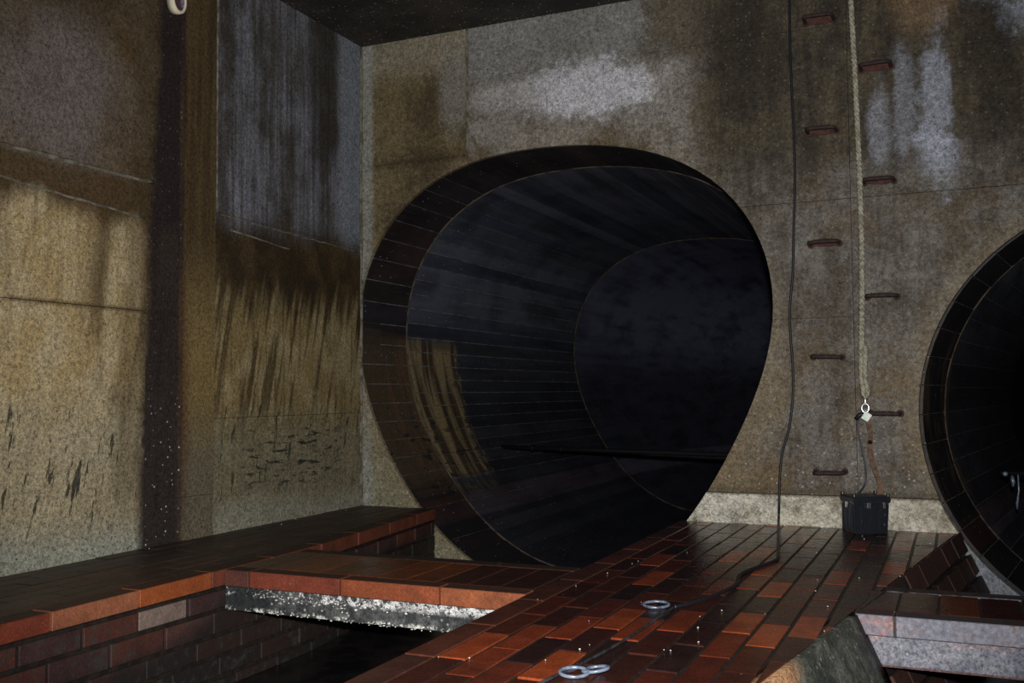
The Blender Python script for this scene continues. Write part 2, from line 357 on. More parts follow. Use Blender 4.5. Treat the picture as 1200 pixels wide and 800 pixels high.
# ------------------------------------------------------------------ mesh helpers
def link(name, me, mat=None, parent=None):
    o = bpy.data.objects.new(name, me); COL.objects.link(o)
    if mat is not None and me is not None and not me.materials: me.materials.append(mat)
    if parent is not None: o.parent = parent
    return o
def bm_obj(name, bm, mat, parent=None, smooth=False):
    bmesh.ops.recalc_face_normals(bm, faces=bm.faces[:])
    me = bpy.data.meshes.new(name); bm.to_mesh(me); bm.free()
    if smooth:
        for p in me.polygons: p.use_smooth = True
    return link(name, me, mat, parent)
def tag(o, label=None, cat=None, group=None, kind=None):
    if label: o['label'] = label
    if cat: o['category'] = cat
    if group: o['group'] = group
    if kind: o['kind'] = kind
    return o
def empty(name, loc=(0, 0, 0)):
    o = bpy.data.objects.new(name, None); COL.objects.link(o); o.location = loc; o.empty_display_size = 0.1
    return o
def add_box(bm, x0, x1, y0, y1, z0, z1):
    r = bmesh.ops.create_cube(bm, size=1)
    bmesh.ops.scale(bm, vec=(x1 - x0, y1 - y0, z1 - z0), verts=r['verts'])
    bmesh.ops.translate(bm, vec=((x0 + x1) / 2, (y0 + y1) / 2, (z0 + z1) / 2), verts=r['verts'])
    return r['verts']
def add_prism(bm, pts, z0, z1, shift=None):
    """polygon (xy) extruded from z0 to z1; shift moves the lower points in x"""
    n = len(pts); shift = shift or [0] * n
    lo = [bm.verts.new((p[0] + shift[i], p[1], z0)) for i, p in enumerate(pts)]
    hi = [bm.verts.new((p[0], p[1], z1)) for p in pts]
    bm.faces.new(lo[::-1]); bm.faces.new(hi)
    for i in range(n): bm.faces.new((lo[i], lo[(i + 1) % n], hi[(i + 1) % n], hi[i]))
_box = {}
def box_mesh(l, w, h, bev, mat, key):
    k = (round(l, 3), round(w, 3), round(h, 3), key)
    if k not in _box:
        bm = bmesh.new(); bmesh.ops.create_cube(bm, size=1)
        bmesh.ops.scale(bm, vec=(l, w, h), verts=bm.verts)
        bmesh.ops.bevel(bm, geom=bm.edges[:], offset=bev, segments=1, affect='EDGES')
        me = bpy.data.meshes.new(key); bm.to_mesh(me); bm.free(); me.materials.append(mat); _box[k] = me
    return _box[k]
def sweep(bm, pts, r, sides=8, closed=False, taper=None):
    pts = [Vector(p) for p in pts]; n = len(pts); rings = []
    t0 = (pts[1] - pts[0]).normalized(); up = Vector((0, 0, 1)) if abs(t0.z) < 0.9 else Vector((1, 0, 0))
    nrm = (up - t0 * up.dot(t0)).normalized()
    for i, p in enumerate(pts):
        q0 = pts[(i - 1) % n] if (closed or i > 0) else p; q1 = pts[(i + 1) % n] if (closed or i < n - 1) else p
        t = (q1 - q0).normalized(); nrm = (nrm - t * nrm.dot(t)).normalized(); bi = t.cross(nrm)
        rr = r if taper is None else r * taper[i]
        rings.append([bm.verts.new(p + (nrm * math.cos(k * 2 * math.pi / sides) + bi * math.sin(k * 2 * math.pi / sides)) * rr) for k in range(sides)])
    for i in range(n if closed else n - 1):
        A, B = rings[i], rings[(i + 1) % n]
        for k in range(sides): bm.faces.new((A[k], A[(k + 1) % sides], B[(k + 1) % sides], B[k]))
    if not closed: bm.faces.new(rings[0][::-1]); bm.faces.new(rings[-1])
def curve_pts(ctrl, per=8):
    P = [Vector(c) for c in ctrl]; out = []
    for i in range(len(P) - 1):
        p0 = P[i - 1] if i else P[0] * 2 - P[1]; p1, p2 = P[i], P[i + 1]
        p3 = P[i + 2] if i + 2 < len(P) else P[-1] * 2 - P[-2]
        for k in range(per):
            t = k / per
            out.append(0.5 * ((2 * p1) + (p2 - p0) * t + (2 * p0 - 5 * p1 + 4 * p2 - p3) * t * t + (3 * p1 - p0 - 3 * p2 + p3) * t ** 3))
    out.append(P[-1]); return out
def boolean_cut(o, cutters):
    for c in cutters:
        m = o.modifiers.new('cut', 'BOOLEAN'); m.operation = 'DIFFERENCE'; m.solver = 'EXACT'; m.object = c
    bpy.context.view_layer.update()
    dg = bpy.context.evaluated_depsgraph_get()
    me = bpy.data.meshes.new_from_object(o.evaluated_get(dg)); o.modifiers.clear(); o.data = me

# ------------------------------------------------------------------ tunnel profiles
W1 = [1.3705, -0.0202, 0.038, -0.0099, 0.0094, 0.0, 0.0796, -0.0065, 0.0063]
def prof1(t, off=0.0):
    r = W1[0] + sum(W1[2 * k - 1] * math.cos(k * t) + W1[2 * k] * math.sin(k * t) for k in (1, 2, 3, 4)) + off
    return (-2.3 + r * math.cos(t), 0.95 + r * math.sin(t))
def prof2(t, off=0.0): return (0.948 + (1.132 + off) * math.cos(t), 0.608 + (1.132 + off) * math.sin(t))
def path1(s):      # centre line offset (x, y, heading) at distance s beyond the wall
    if s <= 4.3: return 0.0, YW + s, 0.0
    R_ = 9.0; th = (s - 4.3) / R_
    return R_ * (1 - math.cos(th)), YW + 4.3 + R_ * math.sin(th), th
HD2 = 0.15
def path2(s): return s * math.sin(HD2), YW + s * math.cos(HD2), HD2
def tun(prof, path, cx, t, off, s):
    x, z = prof(t, off); ox, oy, h = path(s); dx = x - cx
    return (cx + ox + dx * math.cos(h), oy - dx * math.sin(h), z)

# ------------------------------------------------------------------ structure: walls
NSEG = 96
cutters = []; cut_big = []
for prof_, h, off_, lst in ((prof1, 0.0, 0.0, cutters), (prof2, HD2, 0.0, cutters), (prof1, 0.0, 0.085, cut_big), (prof2, HD2, 0.085, cut_big)):
    prof = lambda t, f=prof_, o_=off_: f(t, o_)
    bm = bmesh.new(); sh = math.tan(h)
    A = [bm.verts.new((prof(2 * math.pi * i / NSEG)[0] - 0.6 * sh, YW - 0.6, prof(2 * math.pi * i / NSEG)[1])) for i in range(NSEG)]
    B = [bm.verts.new((prof(2 * math.pi * i / NSEG)[0] + 0.9 * sh, YW + 0.9, prof(2 * math.pi * i / NSEG)[1])) for i in range(NSEG)]
    bm.faces.new(A[::-1]); bm.faces.new(B)
    for i in range(NSEG): bm.faces.new((A[i], A[(i + 1) % NSEG], B[(i + 1) % NSEG], B[i]))
    lst.append(bm_obj('cutter', bm, None))

bm = bmesh.new(); add_box(bm, XL - 0.3, XR + 0.3, YW + 0.03, YW + 0.32, ZB - 0.2, ZC + 0.2)
wall_back = tag(bm_obj('wall_back', bm, MT['joint']), 'stained concrete end wall with two round tunnel mouths', kind='structure')
boolean_cut(wall_back, cut_big)
cols = [(XL - 0.02, -2.85, [-0.6, 2.285, ZC + .01]), (-2.85, -0.50, [-0.6, 0.17, 1.147, 1.80, 2.78, ZC + .01]),
        (-0.50, 1.35, [-0.6, 0.17, 1.80, 2.57, ZC + .01]), (1.35, XR, [-0.6, 0.17, 1.80, 2.57, ZC + .01])]
for ci, (x0, x1, zs) in enumerate(cols):
    for k in range(len(zs) - 1):
        pl = 0.02 if (k == 0 and ci > 0) else 0.0
        bm = bmesh.new(); g = 0.0013
        add_box(bm, x0 + g, x1 - g, YW - pl + (0.002 if (ci + k) % 2 else 0), YW + 0.03, zs[k] + g, zs[k + 1] - g)
        o = bm_obj('panel', bm, MT['back'], wall_back)
        boolean_cut(o, cutters)
        if len(o.data.polygons) == 0: bpy.data.objects.remove(o)
for c in cutters + cut_big: bpy.data.objects.remove(c)

bm = bmesh.new(); add_box(bm, XL - 0.3, XL - 0.035, YB - 0.3, YW + 0.3, ZB - 0.2, ZC + 0.2)
wall_left = tag(bm_obj('wall_left', bm, MT['joint']), 'tan and brown stained concrete side wall with a black wet run', kind='structure')
ylist = [(YB, 1.0, [-0.6, 1.165, 1.81, ZC + .01], 0), (1.0, 3.76, [-0.6, 1.165, 1.81, ZC + .01], 0), (3.76, 4.005, [-0.6, ZC + .01], -0.015),
         (4.005, 4.26, [-0.6, 0.22, ZC + .01], 0), (4.26, YW - 0.001, [-0.6, 0.62, 1.74, ZC + .01], 0)]
for y0, y1, zs, rec in ylist:
    for k in range(len(zs) - 1):
        bm = bmesh.new(); g = 0.0013
        add_box(bm, XL - 0.06, XL + rec + (0.003 if k % 2 else 0), y0 + g, y1 - g, zs[k] + g, zs[k + 1] - g)
        bm_obj('panel', bm, MT['left'], wall_left)
def bead(parent, p, q, r, mat='bead'):
    p, q = Vector(p), Vector(q); n = max(6, int((q - p).length / 0.06)); rnd = random.Random(int(p.y * 97 + p.z * 31))
    pts = [p.lerp(q, i / n) + Vector((0, rnd.uniform(-1, 1), rnd.uniform(-1, 1))) * 0.003 for i in range(n + 1)]
    bm = bmesh.new(); sweep(bm, pts, r, 6, taper=[rnd.uniform(0.55, 1.15) for _ in pts])
    return bm_obj('joint_bead', bm, MT[mat], parent, True)
bead(wall_left, (XL, 0.5, 1.815), (XL, 3.80, 1.815), 0.013)
bead(wall_left, (XL, 2.3, 1.715), (XL, 3.74, 1.625), 0.009)
bead(wall_left, (XL, 4.27, 1.75), (XL, 4.27, ZC), 0.008)
bead(wall_left, (XL, 4.30, 1.735), (XL, 5.66, 1.70), 0.006)
bead(wall_left, (XL, 4.38, 1.66), (XL, 4.95, 1.62), 0.007)
bead(wall_left, (XL + 0.004, YW - 0.01, 0.0), (XL + 0.004, YW - 0.01, ZC), 0.014)
bead(wall_back, (-2.85, YW, 2.30), (-2.85, YW, ZC), 0.010)

bm = bmesh.new(); add_box(bm, XL - 0.3, XR + 0.3, YB - 0.3, YW + 0.3, ZC, ZC + 0.25)
tag(bm_obj('ceiling', bm, MT['ceiling']), 'dark concrete ceiling slab of the chamber', kind='structure')
bm = bmesh.new(); add_box(bm, XR, XR + 0.3, YB - 0.3, YW + 0.3, ZB - 0.2, ZC)
tag(bm_obj('wall_right', bm, MT['far']), 'plain concrete side wall beyond the small tunnel', kind='structure')
bm = bmesh.new(); add_box(bm, XL - 0.3, XR + 0.3, YB - 0.3, YB, ZB - 0.2, ZC)
tag(bm_obj('wall_front', bm, MT['far']), 'plain concrete wall behind the viewer', kind='structure')

# ------------------------------------------------------------------ tunnels
def ring_slabs(parent, prof, path, cx, n, s0, s1, gap, mat, colors, th=0.07, steps=1, off=0.003, sub=2):
    for i in range(n):
        t0 = 2 * math.pi * (i / n) + gap; t1 = 2 * math.pi * ((i + 1) / n) - gap
        bm = bmesh.new(); g = []
        jit = random.uniform(-0.002, 0.003)
        for sI in range(steps + 1):
            s = s0 + (s1 - s0) * sI / steps
            g.append([[bm.verts.new(tun(prof, path, cx, t0 + (t1 - t0) * k / sub, o_, s)) for k in range(sub + 1)] for o_ in (off + jit, off + th)])
        for sI in range(steps):
            A, B = g[sI], g[sI + 1]
            for k in range(sub):
                bm.faces.new((A[0][k], A[0][k + 1], B[0][k + 1], B[0][k])); bm.faces.new((A[1][k + 1], A[1][k], B[1][k], B[1][k + 1]))
            for k in (0, sub): bm.faces.new((A[0][k], B[0][k], B[1][k], A[1][k]))
        for E_ in (g[0], g[-1]):
            for k in range(sub): bm.faces.new((E_[0][k], E_[0][k + 1], E_[1][k + 1], E_[1][k]))
        o = bm_obj('lining_slab', bm, mat, parent); o.color = random.choice(colors)
def tube_shell(name, prof, path, cx, s_list, off, mat, parent=None, n=64, cap=False):
    bm = bmesh.new()
    R_ = [[bm.verts.new(tun(prof, path, cx, 2 * math.pi * i / n, off, s)) for i in range(n)] for s in s_list]
    for A, B in zip(R_, R_[1:]):
        for i in range(n): bm.faces.new((A[i], A[(i + 1) % n], B[(i + 1) % n], B[i]))
    if cap: bm.faces.new(R_[-1])
    return bm_obj(name, bm, mat, parent, True)
def ring_bead(parent, prof, path, cx, s, r, inset):
    bm = bmesh.new()
    sweep(bm, [tun(prof, path, cx, 2 * math.pi * i / 120, inset, s) for i in range(120)], r, 6, closed=True)
    return bm_obj('ring_joint', bm, MT['ringbead'], parent, True)
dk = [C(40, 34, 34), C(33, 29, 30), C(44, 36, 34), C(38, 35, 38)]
dk2 = [C(62, 65, 76), C(52, 55, 66), C(70, 72, 82), C(58, 60, 68)]  # lighter set: bluish sheen of the deeper slabs put into their colour
t1 = tube_shell('wall_tunnel_large', prof1, path1, -2.3, [0.03, 0.63, 0.66, 4.2, 4.3], 0.012, MT['tjoint'])
tag(t1, 'large round tunnel lined with dark clinker slabs', kind='structure')
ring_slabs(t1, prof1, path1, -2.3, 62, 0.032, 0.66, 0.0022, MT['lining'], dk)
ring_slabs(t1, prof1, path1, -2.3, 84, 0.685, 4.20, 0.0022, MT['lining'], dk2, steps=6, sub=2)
ring_bead(t1, prof1, path1, -2.3, 0.672, 0.009, 0.006)
ring_bead(t1, prof1, path1, -2.3, 4.21, 0.011, 0.006)
fo = tube_shell('bend_lining', prof1, path1, -2.3, [4.22 + 0.5 * i for i in range(19)], 0.004, MT['lining2'], t1, cap=True); fo.color = C(80, 82, 100)  # base colour carries a bluish sheen
t2 = tube_shell('wall_tunnel_small', prof2, path2, 0.948, [0.03, 0.7, 4.2], 0.012, MT['tjoint'])
tag(t2, 'smaller round tunnel lined with dark clinker slabs', kind='structure')
ring_slabs(t2, prof2, path2, 0.948, 44, 0.032, 0.72, 0.0022, MT['lining2'], dk)
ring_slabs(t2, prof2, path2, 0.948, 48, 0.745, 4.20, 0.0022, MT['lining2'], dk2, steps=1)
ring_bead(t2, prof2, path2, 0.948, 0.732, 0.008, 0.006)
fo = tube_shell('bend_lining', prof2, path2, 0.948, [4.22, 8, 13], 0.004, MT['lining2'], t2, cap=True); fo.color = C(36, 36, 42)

# ------------------------------------------------------------------ channel bed
bm = bmesh.new(); add_box(bm, XL - 0.3, XR + 0.3, YB - 0.3, YW + 0.02, ZB - 0.2, ZB)
tag(bm_obj('floor_channel', bm, MT['channel']), 'wet dark bed of the two channels', kind='structure')

# ------------------------------------------------------------------ floor blocks
ZM = -0.0045     # mortar bed level, tiles stand proud to z = 0
def seg(fn, y0, y1, n=1): return [(fn(y0 + (y1 - y0) * i / n), y0 + (y1 - y0) * i / n) for i in range(n + 1)]
bm = bmesh.new()
add_prism(bm, [(XL - 0.02, YB), (CH_L - 0.02, YB), (CH_L - 0.02, 4.0), (left_edge(YW) - 0.02, YW + 0.02), (XL - 0.02, YW + 0.02)], ZB - 0.05, ZM)
BAT = 0.45
ZD = ZB - 0.05
add_prism(bm, [(CH_R + 0.012, YB), (right_edge(YB) - 0.012, YB), (right_edge(YW + .02) - 0.012, YW + 0.02), (CH_R + 0.012, YW + 0.02)], ZD, ZM,
          [0, BAT * (ZM - ZD), BAT * (ZM - ZD), 0])
RW = 1.92
add_prism(bm, [(right_edge(YB) + RW, YB), (XR + 0.02, YB), (XR + 0.02, YW + 0.02), (right_edge(YW + .02) + RW, YW + 0.02)], ZD, ZM,
          [-BAT * (ZM - ZD), 0, 0, -BAT * (ZM - ZD)])
floor = tag(bm_obj('floor', bm, MT['bed']), 'wet red clay tiled floor along the channels', kind='structure')

TC = [C(64, 28, 19), C(52, 24, 18), C(80, 34, 20), C(116, 52, 26), C(44, 22, 18), C(36, 21, 19), C(98, 42, 23), C(58, 27, 17), C(34, 20, 18), C(46, 23, 18), C(38, 20, 17)]
TCD = [C(44, 30, 24), C(38, 28, 24), C(52, 34, 26), C(36, 28, 25), C(46, 36, 31)]
def clip(poly, fn):      # keep points with fn(p) >= 0
    out = []
    for i in range(len(poly)):
        p, q = poly[i], poly[(i + 1) % len(poly)]; a_, b_ = fn(p), fn(q)
        if a_ >= 0: out.append(p)
        if a_ * b_ < 0:
            t = a_ / (a_ - b_); out.append((p[0] + (q[0] - p[0]) * t, p[1] + (q[1] - p[1]) * t))
    return out
def area(P): return abs(sum(P[i][0] * P[(i + 1) % len(P)][1] - P[(i + 1) % len(P)][0] * P[i][1] for i in range(len(P)))) / 2
def tile_geo(bm, P, z0, z1, ch=0.002):
    n = len(P); cx = sum(p[0] for p in P) / n; cy = sum(p[1] for p in P) / n
    def ins(p):
        d = math.hypot(p[0] - cx, p[1] - cy); k = 1 - min(ch * 1.3 / max(d, 1e-4), 0.5)
        return (cx + (p[0] - cx) * k, cy + (p[1] - cy) * k)
    a_ = [bm.verts.new((p[0], p[1], z0)) for p in P]; b_ = [bm.verts.new((p[0], p[1], z1 - ch)) for p in P]
    c_ = [bm.verts.new((*ins(p), z1)) for p in P]
    for A, B in ((a_, b_), (b_, c_)):
        for i in range(n): bm.faces.new((A[i], A[(i + 1) % n], B[(i + 1) % n], B[i]))
    bm.faces.new(c_)
_full = {}
def tile(parent, P, full, color, z1=0.0, name='tile', mat=None):
    mat = mat or MT['tile']
    cx = sum(p[0] for p in P) / len(P); cy = sum(p[1] for p in P) / len(P)
    L_ = [(p[0] - cx, p[1] - cy) for p in P]
    key = full and (round(L_[2][0], 4), round(L_[2][1], 4), mat.name)
    if full and key in _full: me = _full[key]
    else:
        bm = bmesh.new(); tile_geo(bm, L_, -0.02, 0.0); bmesh.ops.recalc_face_normals(bm, faces=bm.faces[:])
        me = bpy.data.meshes.new(name); bm.to_mesh(me); bm.free(); me.materials.append(mat)
        if full: _full[key] = me
    o = link(name, me, None, parent); o.location = (cx, cy, z1 + random.uniform(-0.0015, 0.0012))
    o.rotation_euler = (random.uniform(-.006, .006), random.uniform(-.008, .008), random.uniform(-.004, .004)); o.color = color
    return o
rest = bmesh.new()
TW, TL, JG = 0.0975, 0.30, 0.0062
def lay(xs, ylo, yhi, clips, palette, yfull, step=0.17, y0=2.53, mat=None):
    for ci, x in enumerate(xs):
        off = y0 + step * ci; k0 = math.floor((ylo - off) / TL)
        jy = random.uniform(-0.02, 0.02)
        k = k0
        while off + k * TL < yhi:
            a0 = off + jy + k * TL; k += 1
            P = [(x + JG, a0 + 0.004), (x + TW - JG, a0 + 0.004), (x + TW - JG, a0 + TL - 0.004), (x + JG, a0 + TL - 0.004)]
            A0 = area(P)
            for c in [lambda p: p[1] - ylo, lambda p: yhi - p[1]] + clips:
                P = clip(P, c)
                if len(P) < 3: break
            if len(P) < 3 or area(P) < 0.0008: continue
            cy = sum(p[1] for p in P) / len(P)
            if cy < yfull: tile_geo(rest, P, -0.02, 0.0); continue
            tile(floor, P, abs(area(P) - A0) < 1e-7, random.choice(palette), mat=mat)
# middle walkway
xs = [-0.79 + TW * k for k in range(-6, 9)]
lay(xs, YB, YW - 0.022, [lambda p: right_edge(p[1]) - 0.006 - p[0]], TC, 1.75)
# left walkway
lay([XL + 0.002 + TW * k for k in range(0, 8)], YB, YW - 0.003,
    [lambda p: left_edge(p[1]) - 0.10 - p[0], lambda p: p[0] - XL - 0.003], TCD, 1.9, mat=MT['silt_tile'])
# right walkway, out of view
lay([right_edge(YB) + RW + TW * k for k in range(0, 34)], YB, YW - 0.022, [lambda p: p[0] - right_edge(p[1]) - RW - 0.006, lambda p: XR - 0.003 - p[0]], TC, 99)
r_ = bm_obj('tile_field', rest, MT['tile'], floor); r_.color = C(70, 34, 22); r_['kind'] = 'stuff'

# kerb stones along the channel edges (tops and faces)
KC = [C(128, 66, 42), C(150, 92, 62), C(140, 74, 36), C(96, 46, 30), C(110, 54, 34)]
def wall_bricks(parent, fn, y0, y1, z0, z1, depth, sgn, length, start, colors, batter=0.0, mat='brick', proud=0.0, name='brick', gap=0.010, setcol=None):
    y = start
    while y < y1:
        ya, yb = max(y, y0), min(y + length, y1); y += length
        if yb - ya < 0.04: continue
        ya += gap / 2; yb -= gap / 2
        xa, xb = fn(ya), fn(yb); L_ = math.hypot(xb - xa, yb - ya); ang = math.atan2(xb - xa, yb - ya)
        zm = (z0 + z1) / 2; h = abs(z1 - z0)
        me = box_mesh(depth, round(L_, 3), h, 0.0025, MT[mat], name + mat)
        o = link(name, me, None, parent)
        jit = random.uniform(-0.003, 0.003)
        cx = (xa + xb) / 2 + sgn * (-depth / 2 + proud + jit) + batter * (-zm)
        o.location = (cx, (ya + yb) / 2, zm)
        o.rotation_euler = (0, -math.atan(batter) if batter else 0, -ang)
        o.color = random.choice(colors) if setcol is None else setcol((ya + yb) / 2)
def kerbcol(y):
    if y < 2.54: return C(94, 42, 28)
    if y < 2.95: return C(116, 70, 48)
    if y < 3.36: return C(118, 60, 29)
    return C(84, 44, 30)
wall_bricks(floor, left_edge, 0.0, YW - 0.004, -0.068, 0.0, 0.098, 1, 0.410, 2.54 - 0.41 * 8, KC, name='kerb_stone', setcol=kerbcol)
wall_bricks(floor, lambda y: CH_R, 1.5, YW - 0.024, -0.068, 0.0, 0.098, -1, 0.410, 1.3, [C(62, 36, 28), C(54, 32, 26), C(70, 38, 28)], name='kerb_stone', mat='tile')

# channel side walls
bm = bmesh.new()
add_prism(bm, [(CH_L - 0.10, YB), (CH_L - 0.012, YB), (CH_L - 0.012, 4.0), (left_edge(YW) - 0.012, YW), (CH_L - 0.32, YW), (CH_L - 0.10, 4.0)], ZB - 0.04, -0.075)
wcl = tag(bm_obj('wall_channel_left', bm, MT['bed']), 'brick side of the wide channel below the kerb', kind='structure')
BC = [C(64, 36, 30), C(82, 42, 30), C(58, 38, 36), C(92, 48, 30), C(50, 33, 32), C(68, 44, 40)]
def c2col(y):
    if 2.95 < y < 3.24: return C(98, 84, 76)
    return random.choice(BC)
for k, (z0, z1, st_, ln) in enumerate([(-0.158, -0.086, 2.41, .27), (-0.262, -0.176, 2.53, .28), (-0.352, -0.28, 2.43, .28), (-0.442, -0.370, 2.57, .28), (-0.50, -0.46, 2.4, .28)]):
    wall_bricks(wcl, left_edge, 1.2, YW - 0.004, z0, z1, 0.08, 1, ln, st_ - ln * 6, BC, setcol=c2col if k == 0 else None, proud=-0.002, gap=0.014, mat='channel_brick')

# right channel : battered side, mossy render near, bricks beyond the slab
bm = bmesh.new()
def bat(y0, y1, dx): 
    vs = []
    n = max(1, int((y1 - y0) / 0.1)); mzs = 5
    for i in range(n + 1):
        y = y0 + (y1 - y0) * i / n
        vs.append([bm.verts.new((right_edge(y) + dx + BAT * (0.5 * k / mzs) + random.uniform(-.004, .004), y, -0.004 - 0.5 * k / mzs)) for k in range(mzs + 1)])
    bk = [[bm.verts.new((v.co.x - 0.06, v.co.y, v.co.z)) for v in row] for row in vs]
    for i in range(n):
        for k in range(mzs):
            bm.faces.new((vs[i][k], vs[i + 1][k], vs[i + 1][k + 1], vs[i][k + 1])); bm.faces.new((bk[i][k + 1], bk[i + 1][k + 1], bk[i + 1][k], bk[i][k]))
        bm.faces.new((vs[i][0], bk[i][0], bk[i + 1][0], vs[i + 1][0])); bm.faces.new((vs[i][-1], vs[i + 1][-1], bk[i + 1][-1], bk[i][-1]))
    for i in (0, n):
        for k in range(mzs): bm.faces.new((vs[i][k], vs[i][k + 1], bk[i][k + 1], bk[i][k]))
bat(-1.0, 3.58, 0.012)
wcr = tag(bm_obj('wall_channel_right', bm, MT['moss'], None, True), 'mossy sloping render side of the narrow channel', kind='structure')
sl = [C(52, 34, 30), C(44, 30, 28), C(58, 36, 30), C(40, 30, 30)]
for z0, z1, st_ in ((-0.10, -0.004, 4.06), (-0.205, -0.11, 4.2), (-0.31, -0.215, 4.06), (-0.415, -0.32, 4.2)):
    wall_bricks(wcr, right_edge, 3.60, YW + 0.03, z0, z1, 0.05, 1, 0.27, st_ - 0.27 * 2, sl, batter=BAT, proud=0.010)

# ------------------------------------------------------------------ slab bridges over the channels
def bridge(name, label, xf, yA, yB, tile_w, mats, bcol, seam, tcol):
    """xf(y) -> (x0, x1) at floor level"""
    root = empty(name, ((xf(yA)[0] + xf(yA)[1]) / 2, (yA + yB) / 2, -0.17)); tag(root, label, 'slab bridge')
    inv = Matrix.Translation(-root.location)
    def ch(o): o.parent = root; o.matrix_parent_inverse = inv; return o
    bm = bmesh.new()
    x0, x1 = xf(yA); X0, X1 = xf(yB); s0, s1 = mats['slope']
    add_prism(bm, [(x0 + s0 * .07, yA + 0.012), (x1 + s1 * .07, yA + 0.012), (X1 + s1 * .07, yB), (X0 + s0 * .07, yB)], -0.170, -0.072,
              [s0 * .1, s1 * .1, s1 * .1, s0 * .1])
    beam = ch(bm_obj('beam', bm, mats['beam']))
    bm = bmesh.new(); add_prism(bm, [(x0 + .002, yA + 0.02), (x1 - .002, yA + 0.02), (X1 - .002, yB - 0.02), (X0 + .002, yB - 0.02)], -0.07, ZM)
    ch(bm_obj('mortar_bed', bm, MT['bed']))
    for (y0, y1, colr) in ((yA, yA + 0.085, bcol), (yB - 0.085, yB, tcol)):     # kerb rows front and back
        for a_, b_, cc in seam(y0):
            bm = bmesh.new()
            o = link('kerb_stone', box_mesh(round(b_ - a_ - 0.008, 3), round(y1 - y0, 3), 0.068, 0.0025, mats['kerb'], 'kerb' + name), None)
            o.location = ((a_ + b_) / 2, (y0 + y1) / 2, -0.034); ch(o); o.color = cc if y0 == yA else random.choice(tcol)
    x = x0
    yf0, yf1 = yA + 0.092, yB - 0.092
    while x < x1 - 0.03:
        P = [(x + 0.004, yf0), (min(x + tile_w, x1) - 0.004, yf0), (min(x + tile_w, x1) - 0.004, yf1), (x + 0.004, yf1)]
        o = tile(None, P, True, random.choice(tcol)); ch(o); x += tile_w
    return root, beam
br1, beam1 = bridge('slab_bridge', 'tiled slab bridge with white crusted edge over the wide channel', lambda y: (CH_L + 0.003, CH_R - 0.003), 3.43, 4.03, 0.14,
    dict(beam=MT['beam_left'], kerb=MT['brick'], slope=(0, 0)), None,
    lambda y: [(CH_L + .003, -2.755, C(70, 40, 34)), (-2.755, -2.298, C(98, 46, 32)), (-2.298, -1.842, C(114, 58, 34)), (-1.842, CH_R - .003, C(120, 66, 40))],
    [C(62, 32, 20), C(84, 42, 22), C(50, 28, 20), C(70, 36, 24)])
br2, beam2 = bridge('slab_bridge', 'tiled slab bridge with grey limed edge over the narrow channel', lambda y: (right_edge(y) + 0.003, right_edge(y) + RW - 0.003), 3.55, 4.07, 0.13,
    dict(beam=MT['beam_right'], kerb=MT['greybrick'], slope=(BAT, -BAT)), None,
    lambda y: [(right_edge(y) + .004, -0.206 + (0.02 if y > 3.6 else 0), C(112, 86, 84))] + [(-0.206 + 0.45 * k + (0.02 if y > 3.6 else 0), -0.206 + 0.45 * (k + 1), C(100, 94, 98)) for k in range(4)],
    [C(62, 30, 24), C(48, 24, 22), C(74, 38, 26), C(40, 24, 24)])
# the far kerb row is wet clay, kerb tops have grazing dimness painted in, front faces limed; white crust lumps on the beam
def lumps(name, mat, n, pos, rad, parent=None, seed=3):
    rnd = random.Random(seed); bm = bmesh.new()
    for i in range(n):
        p = pos(rnd, i); r = rad(rnd)
        q = bmesh.ops.create_icosphere(bm, subdivisions=1, radius=1)
        for v in q['verts']:
            k = rnd.uniform(0.45, 1.4); v.co = Vector(p) + Vector((v.co.x * r[0] * k, v.co.y * r[1] * k, v.co.z * r[2] * k))
    o = bm_obj(name, bm, mat, None, True)
    if parent is not None: o.parent = parent; o.matrix_parent_inverse = parent.matrix_world.inverted()
    return o
bpy.context.view_layer.update()
def crust_pos(rnd, i):
    x = -2.74 + 1.25 * rnd.random() ** 0.75
    if i % 4 == 3: return (x, 3.438, -0.170 + rnd.uniform(-.004, .012))
    z = -0.080 - 0.035 * abs(rnd.gauss(0, 0.45)) - (0.0 if x > -2.2 else 0.012)
    return (x, 3.440, z)
cr = lumps('lime_crust', MT['crust'], 420, crust_pos, lambda r: (r.uniform(.002, .009), r.uniform(.002, .005), r.uniform(.0015, .005)))
cr.parent = br1; cr.matrix_parent_inverse = Matrix.Translation(-br1.location); cr['kind'] = 'stuff'; cr['label'] = 'white lime crust'

